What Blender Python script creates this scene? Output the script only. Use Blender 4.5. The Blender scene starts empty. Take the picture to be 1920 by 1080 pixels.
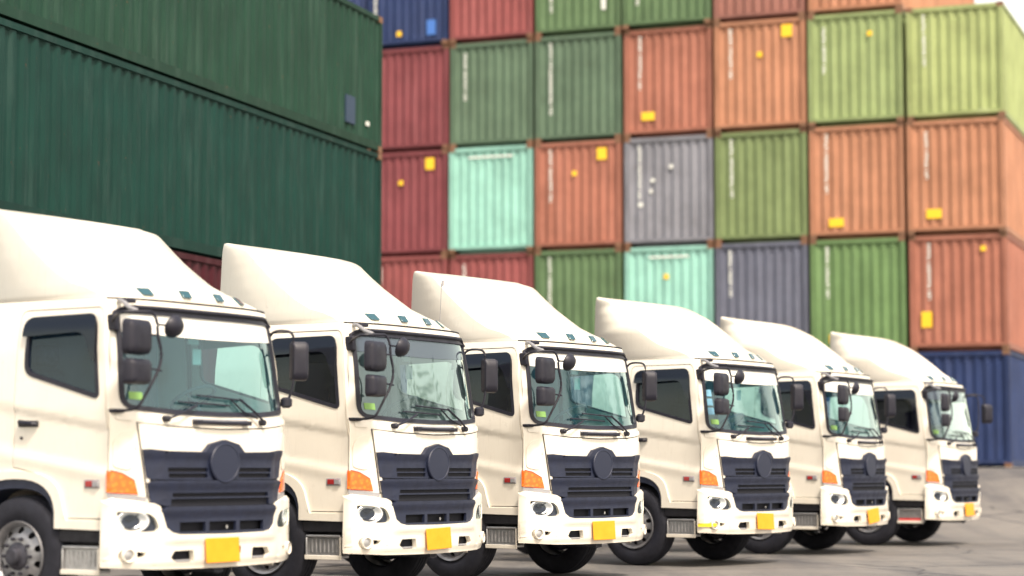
import bpy, bmesh, math, random
from mathutils import Vector, Matrix
from mathutils.geometry import tessellate_polygon
random.seed(7)
S = bpy.context.scene
COL = S.collection
R = math.radians

# ---------------------------------------------------------------- camera
F, HC, HOR = 3966.5, 1.2765, 880.5          # focal (px of 1920), eye height, horizon row
cam = bpy.data.cameras.new("camera"); camo = bpy.data.objects.new("camera", cam); COL.objects.link(camo)
camo.location = (0, 0, HC)
camo.rotation_euler = (R(90) + math.atan((HOR - 540) / F), 0, 0)
cam.sensor_width = 36; cam.lens = F / 1920 * 36
cam.clip_end = 3000
cam.dof.use_dof = True; cam.dof.focus_distance = 23.8; cam.dof.aperture_fstop = .75
S.camera = camo

# ---------------------------------------------------------------- light
SUN_DIR = Vector((0.50, -0.85, 0.0)).normalized()
SUN_EL = 55
w = bpy.data.worlds.new("World"); S.world = w; w.use_nodes = True
nt = w.node_tree; nt.nodes.clear()
sky = nt.nodes.new('ShaderNodeTexSky'); sky.sky_type = 'NISHITA'; sky.sun_disc = False
sky.sun_elevation = R(SUN_EL); sky.sun_rotation = math.atan2(SUN_DIR.x, SUN_DIR.y)
sky.air_density = 1.2; sky.dust_density = 4.0; sky.ozone_density = 0.6
warm = nt.nodes.new('ShaderNodeMix'); warm.data_type = 'RGBA'; warm.blend_type = 'MULTIPLY'
warm.inputs[0].default_value = 1; warm.inputs[7].default_value = (1.0, 0.89, 0.75, 1)
bg = nt.nodes.new('ShaderNodeBackground'); bg.inputs[1].default_value = 0.15
wo = nt.nodes.new('ShaderNodeOutputWorld')
nt.links.new(sky.outputs[0], warm.inputs[6])
tcw = nt.nodes.new('ShaderNodeTexCoord'); spx = nt.nodes.new('ShaderNodeSeparateXYZ'); nt.links.new(tcw.outputs['Generated'], spx.inputs[0])
mrw = nt.nodes.new('ShaderNodeMapRange'); mrw.inputs[1].default_value = .55; mrw.inputs[2].default_value = .02; mrw.inputs[3].default_value = .10; mrw.inputs[4].default_value = .62; nt.links.new(spx.outputs['Z'], mrw.inputs[0])
cln = nt.nodes.new('ShaderNodeTexNoise'); cln.inputs['Scale'].default_value = 3.2; cln.inputs['Detail'].default_value = 6; nt.links.new(tcw.outputs['Generated'], cln.inputs['Vector'])
clr = nt.nodes.new('ShaderNodeMapRange'); clr.inputs[1].default_value = .48; clr.inputs[2].default_value = .68; clr.inputs[4].default_value = .45; nt.links.new(cln.outputs['Fac'], clr.inputs[0])
mx = nt.nodes.new('ShaderNodeMath'); mx.operation = 'MAXIMUM'; nt.links.new(mrw.outputs[0], mx.inputs[0]); nt.links.new(clr.outputs[0], mx.inputs[1])
milky = nt.nodes.new('ShaderNodeMix'); milky.data_type = 'RGBA'; milky.inputs[7].default_value = (8.0, 7.3, 6.0, 1)      # milky overcast near the horizon, thin cloud above
nt.links.new(mx.outputs[0], milky.inputs[0]); nt.links.new(warm.outputs[2], milky.inputs[6]); nt.links.new(milky.outputs[2], bg.inputs[0]); nt.links.new(bg.outputs[0], wo.inputs[0])
sl = bpy.data.lights.new("sun", 'SUN'); sl.energy = 2.0; sl.angle = R(7); sl.color = (1, .94, .84)
so = bpy.data.objects.new("sun", sl); COL.objects.link(so)
sd = Vector((SUN_DIR.x * math.cos(R(SUN_EL)), SUN_DIR.y * math.cos(R(SUN_EL)), math.sin(R(SUN_EL))))
so.rotation_euler = sd.to_track_quat('Z', 'Y').to_euler()
S.view_settings.view_transform = 'Standard'; S.view_settings.look = 'None'
S.view_settings.exposure = 1.08; S.view_settings.gamma = 1

# ---------------------------------------------------------------- materials
def nmat(name):
    m = bpy.data.materials.new(name); m.use_nodes = True
    return m, m.node_tree, m.node_tree.nodes['Principled BSDF']
def mixc(nt, fac, a, b, mode='MIX'):
    n = nt.nodes.new('ShaderNodeMix'); n.data_type = 'RGBA'; n.blend_type = mode
    for s, v in ((0, fac), (6, a), (7, b)):
        if hasattr(v, 'is_output'): nt.links.new(v, n.inputs[s])
        elif s == 0: n.inputs[0].default_value = v
        else: n.inputs[s].default_value = (*v, 1)
    return n.outputs[2]
def noise(nt, scale, detail=4, vec=None, rough=.55):
    n = nt.nodes.new('ShaderNodeTexNoise'); n.inputs['Scale'].default_value = scale; n.inputs['Detail'].default_value = detail
    n.inputs['Roughness'].default_value = rough
    if vec is None:
        tc = nt.nodes.new('ShaderNodeTexCoord'); vec = tc.outputs['Object']
    nt.links.new(vec, n.inputs['Vector']); return n.outputs['Fac']
def ramp(nt, v, a, b, ca=0, cb=1):
    n = nt.nodes.new('ShaderNodeMapRange'); nt.links.new(v, n.inputs[0])
    n.inputs[1].default_value = a; n.inputs[2].default_value = b; n.inputs[3].default_value = ca; n.inputs[4].default_value = cb
    return n.outputs[0]
def mapped(nt, scale=(1, 1, 1), rnd=False):
    tc = nt.nodes.new('ShaderNodeTexCoord'); mp = nt.nodes.new('ShaderNodeMapping'); mp.inputs['Scale'].default_value = scale
    nt.links.new(tc.outputs['Object'], mp.inputs['Vector'])
    if rnd:
        oi = nt.nodes.new('ShaderNodeObjectInfo'); mu = nt.nodes.new('ShaderNodeMath'); mu.operation = 'MULTIPLY'; mu.inputs[1].default_value = 60
        nt.links.new(oi.outputs['Random'], mu.inputs[0]); nt.links.new(mu.outputs[0], mp.inputs['Location'])
    return mp.outputs['Vector']
def simple(name, col, rough=.5, metal=0, var=0, coat=0, vscale=9, bump=0):
    m, t, p = nmat(name)
    p.inputs['Base Color'].default_value = (*col, 1); p.inputs['Roughness'].default_value = rough; p.inputs['Metallic'].default_value = metal
    p.inputs['Coat Weight'].default_value = coat; p.inputs['Coat Roughness'].default_value = .04
    if var:
        n = noise(t, vscale, 5, mapped(t, rnd=True))
        c = mixc(t, ramp(t, n, .3, .75), col, tuple(x * (1 - var) for x in col)); t.links.new(c, p.inputs['Base Color'])
        t.links.new(ramp(t, n, .3, .7, rough * .85, min(1, rough * 1.25)), p.inputs['Roughness'])
    if bump:
        b = t.nodes.new('ShaderNodeBump'); b.inputs['Strength'].default_value = bump; b.inputs['Distance'].default_value = .01
        t.links.new(noise(t, 60, 4), b.inputs['Height']); t.links.new(b.outputs[0], p.inputs['Normal'])
    return m
def paint():
    m, t, p = nmat('white_paint')
    v = mapped(t, (1, 1, 1), True)
    n = noise(t, 2.2, 6, v, .65); n2 = noise(t, 14, 5, mapped(t, (2.5, 2.5, .25), True), .6)
    c = mixc(t, ramp(t, n, .45, .8, 0, .55), (.80, .755, .665), (.73, .67, .575))
    c = mixc(t, ramp(t, n2, .56, .80, 0, .30), c, (.52, .46, .37))
    # road dust collecting on the lowest panels
    tc = t.nodes.new('ShaderNodeTexCoord'); sx = t.nodes.new('ShaderNodeSeparateXYZ'); t.links.new(tc.outputs['Object'], sx.inputs[0])
    d = ramp(t, sx.outputs['Z'], 1.0, .35, 0, .3); mu = t.nodes.new('ShaderNodeMath'); mu.operation = 'MULTIPLY'
    t.links.new(d, mu.inputs[0]); t.links.new(ramp(t, n, .3, .7), mu.inputs[1])
    c = mixc(t, mu.outputs[0], c, (.50, .45, .37))
    t.links.new(c, p.inputs['Base Color'])
    t.links.new(ramp(t, n, .3, .7, .25, .42), p.inputs['Roughness'])
    p.inputs['Coat Weight'].default_value = .5; p.inputs['Coat Roughness'].default_value = .08
    return m
PAINT = paint()
PLASTIC = simple('dark_grille_plastic', (.014, .020, .048), .5, var=.3)
EMBLEM = simple('emblem_plastic', (.011, .016, .040), .5)
BLACK = simple('black_plastic', (.010, .010, .022), .5, var=.25)
SEAM = simple('seam_gasket', (.02, .02, .025), .7)
VOID = simple('dark_recess', (.006, .007, .014), .8)
RUBBER = simple('tyre_rubber', (.009, .010, .020), .75, var=.45, vscale=5, bump=.3)
STEEL = simple('wheel_steel', (.36, .36, .38), .42, .7, var=.55, vscale=7)
HUB = simple('hub_grease', (.07, .07, .09), .5, .5, var=.6, vscale=12)
CHASSIS = simple('chassis_black', (.015, .015, .022), .65, var=.4)
GALV = simple('step_aluminium', (.55, .55, .56), .38, .8, var=.35, vscale=14)
GREYPL = simple('grey_trim', (.30, .30, .32), .45, var=.2)
CHROME = simple('lamp_reflector', (.95, .95, .95), .30, .45)
CHROMER = simple('lamp_ring', (.8, .8, .8), .2, 1)
PLATE = simple('yellow_plate', (.92, .35, .005), .5, var=.12)
YELLOWF = simple('yellow_cover', (.85, .55, .02), .4)
LABEL = simple('green_sticker', (.20, .38, .10), .5)
BLUEST = simple('blue_sticker', (.20, .45, .62), .5)
PAPER = simple('pale_paper', (.75, .8, .74), .6)
SEATM = simple('seat_cloth', (.16, .17, .20), .9, var=.3, vscale=20)
LINING = simple('cabin_lining', (.24, .27, .30), .8, var=.15, vscale=3)
DASH = simple('dashboard_plastic', (.13, .15, .17), .6, var=.2)
DASHB = simple('blue_dashboard_reflection', (.08, .24, .50), .7, var=.5, vscale=6)  # blue reflection at the dash, put into the dashboard's own colour
REDM = simple('red_lens', (.32, .02, .02), .25, coat=.5)
REDP = simple('red_tape', (.6, .04, .04), .4)
TEALL = simple('roof_lamp_lens', (.018, .075, .095), .15, coat=.6)
BAND = simple('white_sun_strip', (.80, .79, .74), .3, coat=.5)
MIRG = simple('mirror_glass', (.85, .87, .9), .03, 1)
def orange():
    m, t, p = nmat('orange_lens')
    n = t.nodes.new('ShaderNodeTexVoronoi'); n.inputs['Scale'].default_value = 26
    t.links.new(mapped(t), n.inputs['Vector'])
    c = mixc(t, ramp(t, n.outputs['Distance'], 0, .6), (1.0, .27, .02), (.85, .13, .01)); t.links.new(c, p.inputs['Base Color'])
    p.inputs['Roughness'].default_value = .2; p.inputs['Coat Weight'].default_value = 1
    b = t.nodes.new('ShaderNodeBump'); b.inputs['Strength'].default_value = .4; t.links.new(n.outputs['Distance'], b.inputs['Height']); t.links.new(b.outputs[0], p.inputs['Normal'])
    return m
ORANGE = orange()
def glass(name, tint, refl=1.0, rough=.02, veil=0.0, veilc=(.3, .5, .5)):
    m, t, p = nmat(name); t.nodes.remove(p); out = t.nodes['Material Output']
    tr = t.nodes.new('ShaderNodeBsdfTransparent'); tr.inputs[0].default_value = (*tint, 1)
    gl = t.nodes.new('ShaderNodeBsdfGlossy'); gl.inputs['Roughness'].default_value = rough; gl.inputs[0].default_value = (.85, 1, .98, 1)
    df = t.nodes.new('ShaderNodeBsdfDiffuse'); df.inputs[0].default_value = (*veilc, 1)
    lw = t.nodes.new('ShaderNodeLayerWeight'); lw.inputs[0].default_value = .5
    pw = t.nodes.new('ShaderNodeMath'); pw.operation = 'POWER'; pw.inputs[1].default_value = 4.5; t.links.new(lw.outputs['Facing'], pw.inputs[0])
    fr = t.nodes.new('ShaderNodeMath'); fr.operation = 'MULTIPLY_ADD'; fr.inputs[1].default_value = .9; fr.inputs[2].default_value = .045; t.links.new(pw.outputs[0], fr.inputs[0])
    mu = t.nodes.new('ShaderNodeMath'); mu.operation = 'MULTIPLY'; mu.inputs[1].default_value = refl; mu.use_clamp = True; t.links.new(fr.outputs[0], mu.inputs[0])
    m1 = t.nodes.new('ShaderNodeMixShader'); m1.inputs[0].default_value = veil; t.links.new(tr.outputs[0], m1.inputs[1]); t.links.new(df.outputs[0], m1.inputs[2])
    m2 = t.nodes.new('ShaderNodeMixShader'); t.links.new(mu.outputs[0], m2.inputs[0]); t.links.new(m1.outputs[0], m2.inputs[1]); t.links.new(gl.outputs[0], m2.inputs[2])
    t.links.new(m2.outputs[0], out.inputs[0]); return m
WSG = glass('windscreen_glass', (.50, .86, .91), 2.3, .02, .12, (.05, .16, .24))
WSG2 = glass('windscreen_glass_smoky', (.42, .60, .62), 3.2, .02, .14, (.12, .20, .23))
SIDEG = glass('side_glass', (.34, .46, .60), 1.0, .02, .25, (.015, .03, .07))
CLEARG = glass('clear_side_glass', (.80, .88, .86), .8, .02, .03, (.1, .15, .15))
DARKG = glass('dark_side_glass', (.18, .18, .22), .9, .02, .3, (.012, .012, .025))
LENS = glass('clear_lens', (.96, .97, .98), .9, .03, .0, (.7, .7, .7))
VISOR = glass('smoked_visor', (.10, .10, .13), 1.0, .12, .6, (.008, .008, .02))

# ---------------------------------------------------------------- mesh helpers
def mk(name, bm, mat, parent=None, smooth=True, bevel=0, seg=2, angle=35):
    bmesh.ops.remove_doubles(bm, verts=bm.verts, dist=1e-5)
    me = bpy.data.meshes.new(name); bm.to_mesh(me); bm.free()
    for mm in (mat if isinstance(mat, (list, tuple)) else [mat]): me.materials.append(mm)
    if smooth:
        me.polygons.foreach_set('use_smooth', [True] * len(me.polygons))
        me.set_sharp_from_angle(angle=R(angle))
    o = bpy.data.objects.new(name, me); COL.objects.link(o)
    if parent: o.parent = parent
    if bevel:
        b = o.modifiers.new('bevel', 'BEVEL'); b.width = bevel; b.segments = seg; b.limit_method = 'ANGLE'; b.angle_limit = R(50); b.harden_normals = False
    return o
def empty(name, loc=(0, 0, 0), rz=0):
    o = bpy.data.objects.new(name, None); COL.objects.link(o); o.location = loc; o.rotation_euler = (0, 0, rz); o.empty_display_size = .3
    return o
def tag(o, label=None, cat=None, group=None, kind=None):
    for k, v in (('label', label), ('category', cat), ('group', group), ('kind', kind)):
        if v: o[k] = v
    return o
def box(bm, x0, x1, y0, y1, z0, z1):
    v = [bm.verts.new(p) for p in ((x0, y0, z0), (x1, y0, z0), (x1, y1, z0), (x0, y1, z0), (x0, y0, z1), (x1, y0, z1), (x1, y1, z1), (x0, y1, z1))]
    for f in ((0, 3, 2, 1), (4, 5, 6, 7), (0, 1, 5, 4), (1, 2, 6, 5), (2, 3, 7, 6), (3, 0, 4, 7)): bm.faces.new([v[i] for i in f])
def smooth_path(pts, n=6):
    pts = [Vector(p) for p in pts]; out = []
    P = [pts[0]] + pts + [pts[-1]]
    for i in range(1, len(P) - 2):
        for k in range(n):
            t = k / n; a, b, c, d = P[i - 1], P[i], P[i + 1], P[i + 2]
            out.append(.5 * ((2 * b) + (c - a) * t + (2 * a - 5 * b + 4 * c - d) * t * t + (3 * b - a - 3 * c + d) * t ** 3))
    out.append(pts[-1]); return out
def tube(bm, pts, r, n=8, flat=1.0):
    pts = [Vector(p) for p in pts]; rings = []; up = Vector((0, 0, 1))
    for i, p in enumerate(pts):
        d = (pts[min(i + 1, len(pts) - 1)] - pts[max(i - 1, 0)]).normalized()
        a = d.cross(up);
        if a.length < .1: a = d.cross(Vector((0, 1, 0)))
        a.normalize(); b = d.cross(a).normalized()
        rings.append([bm.verts.new(p + r * (math.cos(q) * a * flat + math.sin(q) * b)) for q in [2 * math.pi * k / n for k in range(n)]])
    for A, B in zip(rings, rings[1:]):
        for k in range(n): bm.faces.new((A[k], A[(k + 1) % n], B[(k + 1) % n], B[k]))
    bm.faces.new(rings[0][::-1]); bm.faces.new(rings[-1])
def lathe(bm, prof, n=48, c=(0, 0, 0), axis='x', close=False):
    """prof: list of (along axis, radius)"""
    rings = []
    for a, r in prof:
        ring = []
        for k in range(n):
            t = 2 * math.pi * k / n; u, v = r * math.cos(t), r * math.sin(t)
            p = {'x': (a, u, v), 'y': (u, a, v), 'z': (u, v, a)}[axis]
            ring.append(bm.verts.new(Vector(p) + Vector(c)))
        rings.append(ring)
    for A, B in zip(rings, rings[1:]):
        for k in range(n): bm.faces.new((A[k], A[(k + 1) % n], B[(k + 1) % n], B[k]))
    if close: bm.faces.new(rings[0][::-1]); bm.faces.new(rings[-1])
def rounded(pts, r, n=4):
    """round the corners of a 2-D polygon; r = radius or list"""
    out = []; N = len(pts)
    for i in range(N):
        p = Vector(pts[i]); a = Vector(pts[i - 1]); b = Vector(pts[(i + 1) % N]); rr = r[i] if isinstance(r, (list, tuple)) else r
        if rr <= 0: out.append(tuple(p)); continue
        da, db = (a - p), (b - p); m = min(rr, da.length * .48, db.length * .48); q0 = p + da.normalized() * m; q1 = p + db.normalized() * m
        for k in range(n + 1):
            t = k / n; out.append(tuple((1 - t) ** 2 * q0 + 2 * t * (1 - t) * p + t * t * q1))
    return out
def sheet(bm, outer, holes, mapf, cu=.08, cv=.06, thick=.02, ext=None):
    """polygon with holes in (u,v), cut into a grid, mapped by mapf(u,v,off) -> point; closed slab of given thickness"""
    loops = [[Vector((p[0], p[1], 0)) for p in L] for L in [outer] + list(holes)]
    tris = tessellate_polygon(loops); flat = [p for L in loops for p in L]
    b = bmesh.new(); vs = [b.verts.new(p) for p in flat]
    for t in tris:
        try: b.faces.new([vs[i] for i in t])
        except ValueError: pass
    us = [p[0] for p in outer]; vv = [p[1] for p in outer]
    def cuts(lo, hi, st):
        if isinstance(st, (list, tuple)): return [c for c in st if lo < c < hi]
        k = math.ceil(lo / st); o = []
        while k * st < hi: o.append(k * st); k += 1
        return o
    for ax, lo, hi, st in ((0, min(us), max(us), cu), (1, min(vv), max(vv), cv)):
        if st:
            for c in cuts(lo, hi, st):
                no = (1, 0, 0) if ax == 0 else (0, 1, 0); co = (c + 1e-5, 0, 0) if ax == 0 else (0, c + 1e-5, 0)
                bmesh.ops.bisect_plane(b, geom=b.verts[:] + b.edges[:] + b.faces[:], plane_co=co, plane_no=no, dist=1e-6)
    bmesh.ops.dissolve_degenerate(b, dist=1e-6, edges=b.edges[:])
    b.verts.ensure_lookup_table()
    for f in b.faces:
        if f.normal.z < 0: f.normal_flip()
    idx = {v: i for i, v in enumerate(b.verts)}
    top = [bm.verts.new(mapf(v.co.x, v.co.y, 0)) for v in b.verts]
    if thick:
        bot = [bm.verts.new(mapf(v.co.x, v.co.y, thick)) for v in b.verts]
    for f in b.faces:
        i = [idx[v] for v in f.verts]
        bm.faces.new([top[k] for k in i])
        if thick: bm.faces.new([bot[k] for k in reversed(i)])
    if thick:
        for e in b.edges:
            if len(e.link_faces) == 1:
                l = e.link_faces[0].loops
                for lp in l:
                    if lp.edge == e:
                        a, c = idx[lp.vert], idx[lp.link_loop_next.vert]
                        bm.faces.new((top[c], top[a], bot[a], bot[c])); break
    b.free()

# ---------------------------------------------------------------- truck surfaces (local: x lateral, y backwards, z up)
def sstep(a, b, x):
    t = max(0, min(1, (x - a) / (b - a))); return t * t * (3 - 2 * t)
def lerp_tab(tab, z):
    if z <= tab[0][0]: return tab[0][1]
    for (a, b), (c, d) in zip(tab, tab[1:]):
        if z <= c: return b + (d - b) * (z - a) / (c - a)
    return tab[-1][1]
HW = [(1.0, 1.175), (1.8, 1.175), (2.3, 1.15), (2.6, 1.105), (2.75, 1.065)]
hw = lambda z: lerp_tab(HW, z)
def yf(x, z):
    xn = x / hw(z) * 1.175
    return .10 + .02 * sstep(1.68, 1.80, z) + max(0, z - 1.75) * .19 + (.24 - .05 * sstep(1.8, 2.6, z)) * (abs(xn) / 1.2) ** 4
def frontmap(off):                                   # off > 0 : proud of the shell
    def f(x, z, d):
        e = 1e-3; sl_ = (yf(x + e, z) - yf(x - e, z)) / (2 * e); n = Vector((sl_, -1, 0)).normalized()
        p = Vector((x, yf(x, z), z)) + n * (off - d); return p
    return f
def ycorner(z): return yf(hw(z), z)
def wrapmap(off):                                    # front, then round the corner on to the side
    def f(u, z, d):
        h = 1.175
        s = 1 if u > 0 else -1
        a = abs(u)
        if a <= h: return frontmap(off)(u, z, d) if a < h - 1e-4 else Vector((s * (h + (off - d) * .9), yf(h, z) - (off - d) * .45, z))
        return Vector((s * (h + (off - d)), yf(h, z) + (a - h), z))
    return f
def recess(y, z):
    zu = 1.62 + .155 * (y - .35); zl = 1.27 + .15 * (y - .35)
    r = .016 * (1 - sstep(zu - .015, zu + .03, z)) * sstep(zl - .03, zl + .03, z)
    r += .012 * (1 - sstep(zl - .16, zl - .03, z)) 
    return r
def sidemap(s, off, plain=False):
    def f(y, z, d):
        x = hw(z) + off - d - (0 if plain else recess(y, z))
        return Vector((s * x, y, z))
    return f
WS = [(-1.075, 1.80), (-.6, 1.765), (0, 1.755), (.6, 1.765), (1.075, 1.80), (1.025, 2.645), (-1.025, 2.645)]
WS_R = rounded(WS, [.12, 0, 0, 0, .12, .06, .06], 6)
def inset(poly, d):
    """inset a convex-ish polygon by d"""
    N = len(poly); out = []
    area = sum(poly[i][0] * poly[(i + 1) % N][1] - poly[(i + 1) % N][0] * poly[i][1] for i in range(N)); sg = 1 if area > 0 else -1
    for i in range(N):
        p0, p, p1 = Vector(poly[i - 1]), Vector(poly[i]), Vector(poly[(i + 1) % N])
        a = (p - p0); b = (p1 - p)
        if a.length < 1e-6: a = b
        if b.length < 1e-6: b = a
        a.normalize(); b.normalize(); n = Vector((-a.y - b.y, a.x + b.x)) * sg
        n.normalize(); out.append(tuple(p + n * d))
    return out
WIN = [(.458, 1.885), (1.33, 2.115), (1.335, 2.55), (.548, 2.585)]     # side window in (y,z)
WIN_R = rounded(WIN, [.05, .09, .09, .10], 5)
DOOR = [(.347, .865), (.80, .865), (.86, .99), (.95, 1.10), (1.05, 1.185), (1.2, 1.255), (1.45, 1.30), (1.44, 2.66), (.520, 2.66), (.478, 2.60), (.445, 2.45), (.408, 2.2), (.375, 1.8), (.349, 1.6)]
DOOR_R = rounded(DOOR, [.02, 0, .0, .0, .0, .0, 0, .07, .05, .03, 0, 0, 0, 0], 5)
BRK = 2.05       # back of the cab

def make_truck(v):
    """v: dict of what this truck shows differently"""
    T = empty('cab_over_truck')
    # ---- cab shell
    bm = bmesh.new()
    zs = [1.0, 1.4, 1.8, 2.05, 2.3, 2.45, 2.6, 2.75]
    outer = [(-hw(z), z) for z in reversed(zs)] + [(hw(z), z) for z in zs]
    sheet(bm, outer, [inset(WS_R, .0)], frontmap(0), .08, .07, .03)
    for s in (-1, 1):
        fe = [(ycorner(z), z) for z in reversed(zs)]
        outer = fe + [(.328, .97), (.330, .90), (.334, .84), (.85, .84), (.93, 1.0), (1.03, 1.12), (1.2, 1.225), (1.45, 1.26), (1.7, 1.235), (1.85, 1.15), (1.98, 1.0), (BRK, .9), (BRK, 2.75)]
        sheet(bm, outer, [inset(DOOR_R, -.010)], sidemap(s, 0), .1, .05, .03)
    # rear wall with a window and roof
    sheet(bm, [(-1.17, .9), (1.17, .9), (1.17, 1.8), (1.06, 2.75), (-1.06, 2.75), (-1.17, 1.8)], [], lambda x, z, d: Vector((x, BRK - .003 - (0.03 - d), z)), None, None, .03)
    sheet(bm, [(-1.03, .50), (1.03, .50), (1.03, 2.02), (-1.03, 2.02)], [], lambda x, y, d: Vector((x, y, 2.742 - d)), None, None, .02)
    # floor
    sheet(bm, [(-1.14, .30), (1.14, .30), (1.14, 2.02), (-1.14, 2.02)], [], lambda x, y, d: Vector((x, y, 1.27 - d)), None, None, .04)
    cab = mk('cab_body', bm, PAINT, T)
    # door seam gaskets (dark, behind the gaps)
    for s in (-1, 1):
        bm = bmesh.new(); sheet(bm, inset(DOOR_R, -.03), [inset(DOOR_R, .03)], sidemap(s, -.032), .1, .05, .006)
        mk('door_seal', bm, SEAM, cab)
    # ---- doors
    for s in (-1, 1):
        bm = bmesh.new(); sheet(bm, DOOR_R, [WIN_R], sidemap(s, .001), .07, .035, .028)
        d = mk('door', bm, PAINT, T)
        bm = bmesh.new(); sheet(bm, inset(WIN_R, -.014), [inset(WIN_R, .022)], sidemap(s, .009, True), None, .1, .03); mk('window_seal', bm, BLACK, d)
        bm = bmesh.new(); sheet(bm, inset(WIN_R, .012), [], sidemap(s, -.012, True), None, .1, 0)
        mk('side_window', bm, v.get('sideg', SIDEG) if s < 0 else CLEARG, d)
        # smoked wind deflector along the top and front edge
        defl = rounded([(.482, 2.20), (.515, 2.20), (.62, 2.42), (.70, 2.455), (1.36, 2.43), (1.365, 2.565), (1.30, 2.605), (.585, 2.615), (.528, 2.57), (.500, 2.45)], [0, 0, .08, .05, .02, .04, .04, .06, .05, 0], 4)
        bm = bmesh.new()
        def dm(y, z, dd, s=s): return Vector((s * (hw(z) + .022 + .03 * sstep(2.62, 2.46, z) - dd), y, z))
        sheet(bm, defl, [], dm, .1, .03, .008); mk('wind_deflector', bm, VISOR, d)
        bm = bmesh.new(); box(bm, s * 1.155, s * 1.185, 1.16, 1.39, 1.645, 1.70)
        mk('handle_recess', bm, SEAM, d, bevel=.01)
        bm = bmesh.new(); tube(bm, [(s * 1.17, 1.38, 1.69), (s * 1.20, 1.35, 1.685), (s * 1.205, 1.28, 1.68), (s * 1.20, 1.20, 1.672), (s * 1.17, 1.18, 1.668)], .022, 8, 1)
        mk('door_handle', bm, BLACK, d)
        bm = bmesh.new(); lathe(bm, [(s * 1.15, .013), (s * 1.172, .013)], 12, (0, 1.36, 1.55), close=True); mk('door_lock', bm, BLACK, d)
        bm = bmesh.new(); box(bm, s * 1.13, s * 1.182, .44, .59, .0 + 1.128, 1.182); r0 = mk('side_marker', bm, [REDM], T, bevel=.008)
        bm = bmesh.new(); box(bm, s * 1.13, s * 1.174, .43, .605, 1.118, 1.192); mk('marker_base', bm, GREYPL, r0, bevel=.006)
        bm = bmesh.new(); box(bm, s * 1.13, s * 1.188, .435, .50, 1.130, 1.180); mk('marker_reflector', bm, GREYPL, r0, bevel=.004)
    # ---- windscreen
    bm = bmesh.new(); sheet(bm, inset(WS_R, -.012), [inset(WS_R, .030)], frontmap(.012), .08, .08, .03)
    ws = bm
    wsg = bmesh.new(); sheet(wsg, inset(WS_R, .012), [], frontmap(-.010), .08, .08, 0)
    W = mk('windscreen', wsg, v.get('wsg', WSG), T); mk('windscreen_seal', ws, BLACK, W)
    bandz = 2.435
    bp = [(-1.01, bandz + .02), (-.5, bandz), (0, bandz - .005), (.5, bandz), (1.01, bandz + .02), (1.0, 2.625), (-1.0, 2.625)]
    bm = bmesh.new(); sheet(bm, bp, [], frontmap(-.004), .08, .08, .004)
    mk('sun_strip', bm, v.get('band', BAND), W)
    bm = bmesh.new(); sheet(bm, [(-1.0, 1.875), (-.88, 1.87), (-.88, 1.935), (-1.0, 1.94)], [], frontmap(-.004), .05, .05, .003); mk('green_sticker', bm, LABEL, W)
    if v.get('bluest'):
        for k in range(3):
            bm = bmesh.new(); sheet(bm, [(-1.02, 2.00 + k * .12), (-.93, 2.0 + k * .12), (-.93, 2.09 + k * .12), (-1.02, 2.09 + k * .12)], [], frontmap(-.004), .05, .05, .003); mk('blue_sticker', bm, BLUEST, W)
    # drip bar / tube over the screen
    bm = bmesh.new()
    pts = [(x, yf(x, 2.675) - .02, 2.672 - .045 * max(0, abs(x) - .92) / .1) for x in [i * .0971 - 1.02 for i in range(22)]]
    pts = [(-1.055, yf(1.05, 2.45) - .015, 2.45), (-1.050, yf(1.05, 2.6) - .018, 2.60)] + pts + [(1.050, yf(1.05, 2.6) - .018, 2.60)]
    tube(bm, smooth_path(pts, 2), .019, 8); mk('screen_header_bar', bm, BLACK, T)
    # ---- front panel (bonnet) with gasket
    FP = [(-.965, 1.672), (-.6, 1.640), (0, 1.625), (.6, 1.640), (.965, 1.672), (.865, 1.05), (-.865, 1.05)]
    bm = bmesh.new(); sheet(bm, inset(FP, -.013), [], frontmap(.004), .06, .08, .01); g = bm
    bm = bmesh.new(); sheet(bm, FP, [], frontmap(.016), .06, .08, .025); fp = mk('front_panel', bm, PAINT, T, bevel=.006)
    mk('panel_gasket', g, SEAM, fp)
    bm = bmesh.new(); box(bm, -.37, .37, .085, .15, 1.672, 1.722); mk('grab_handle_recess', bm, GREYPL, T, bevel=.012)
    bm = bmesh.new(); tube(bm, [(-.34, .12, 1.69), (-.33, .07, 1.69), (-.28, .045, 1.688), (0, .04, 1.685), (.28, .045, 1.688), (.33, .07, 1.69), (.34, .12, 1.69)], .017, 8); box(bm, -.37, -.30, .045, .12, 1.668, 1.708); box(bm, .30, .37, .045, .12, 1.668, 1.708)
    mk('grab_handle', bm, BLACK, T)
    # small sculpted wind vane on each front corner
    for s in (-1, 1):
        cp = [(s * 1.0, 1.62), (s * 1.10, 1.60), (s * 1.15, 1.52), (s * 1.15, 1.30), (s * 1.02, 1.27), (s * .97, 1.40), (s * .985, 1.55)]
        if s < 0: pass
        bm = bmesh.new(); sheet(bm, rounded(cp, .04, 4), [], frontmap(.010), .04, .08, .02); mk('corner_vane', bm, PAINT, T, bevel=.004)
        bm = bmesh.new(); sheet(bm, rounded([(s * 1.02, 1.735), (s * 1.13, 1.745), (s * 1.13, 1.70), (s * 1.0, 1.69)], .015, 3), [], frontmap(.012), .05, .05, .014); mk('corner_vent', bm, PAINT, T, bevel=.003)
    # ---- grille
    gr_l = lambda z: -(.93 - (1.44 - z) * .22)
    bm = bmesh.new(); gm = frontmap(.030)
    back = [(-.90, 1.425), (.90, 1.425), (.82, 1.0), (.72, .93), (-.72, .93), (-.82, 1.0)]
    sheet(bm, back, [], frontmap(.0175), .08, .1, .012); Gb = bm
    def top(x): return 1.445 - .012 * math.cos(x * 1.6)
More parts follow.
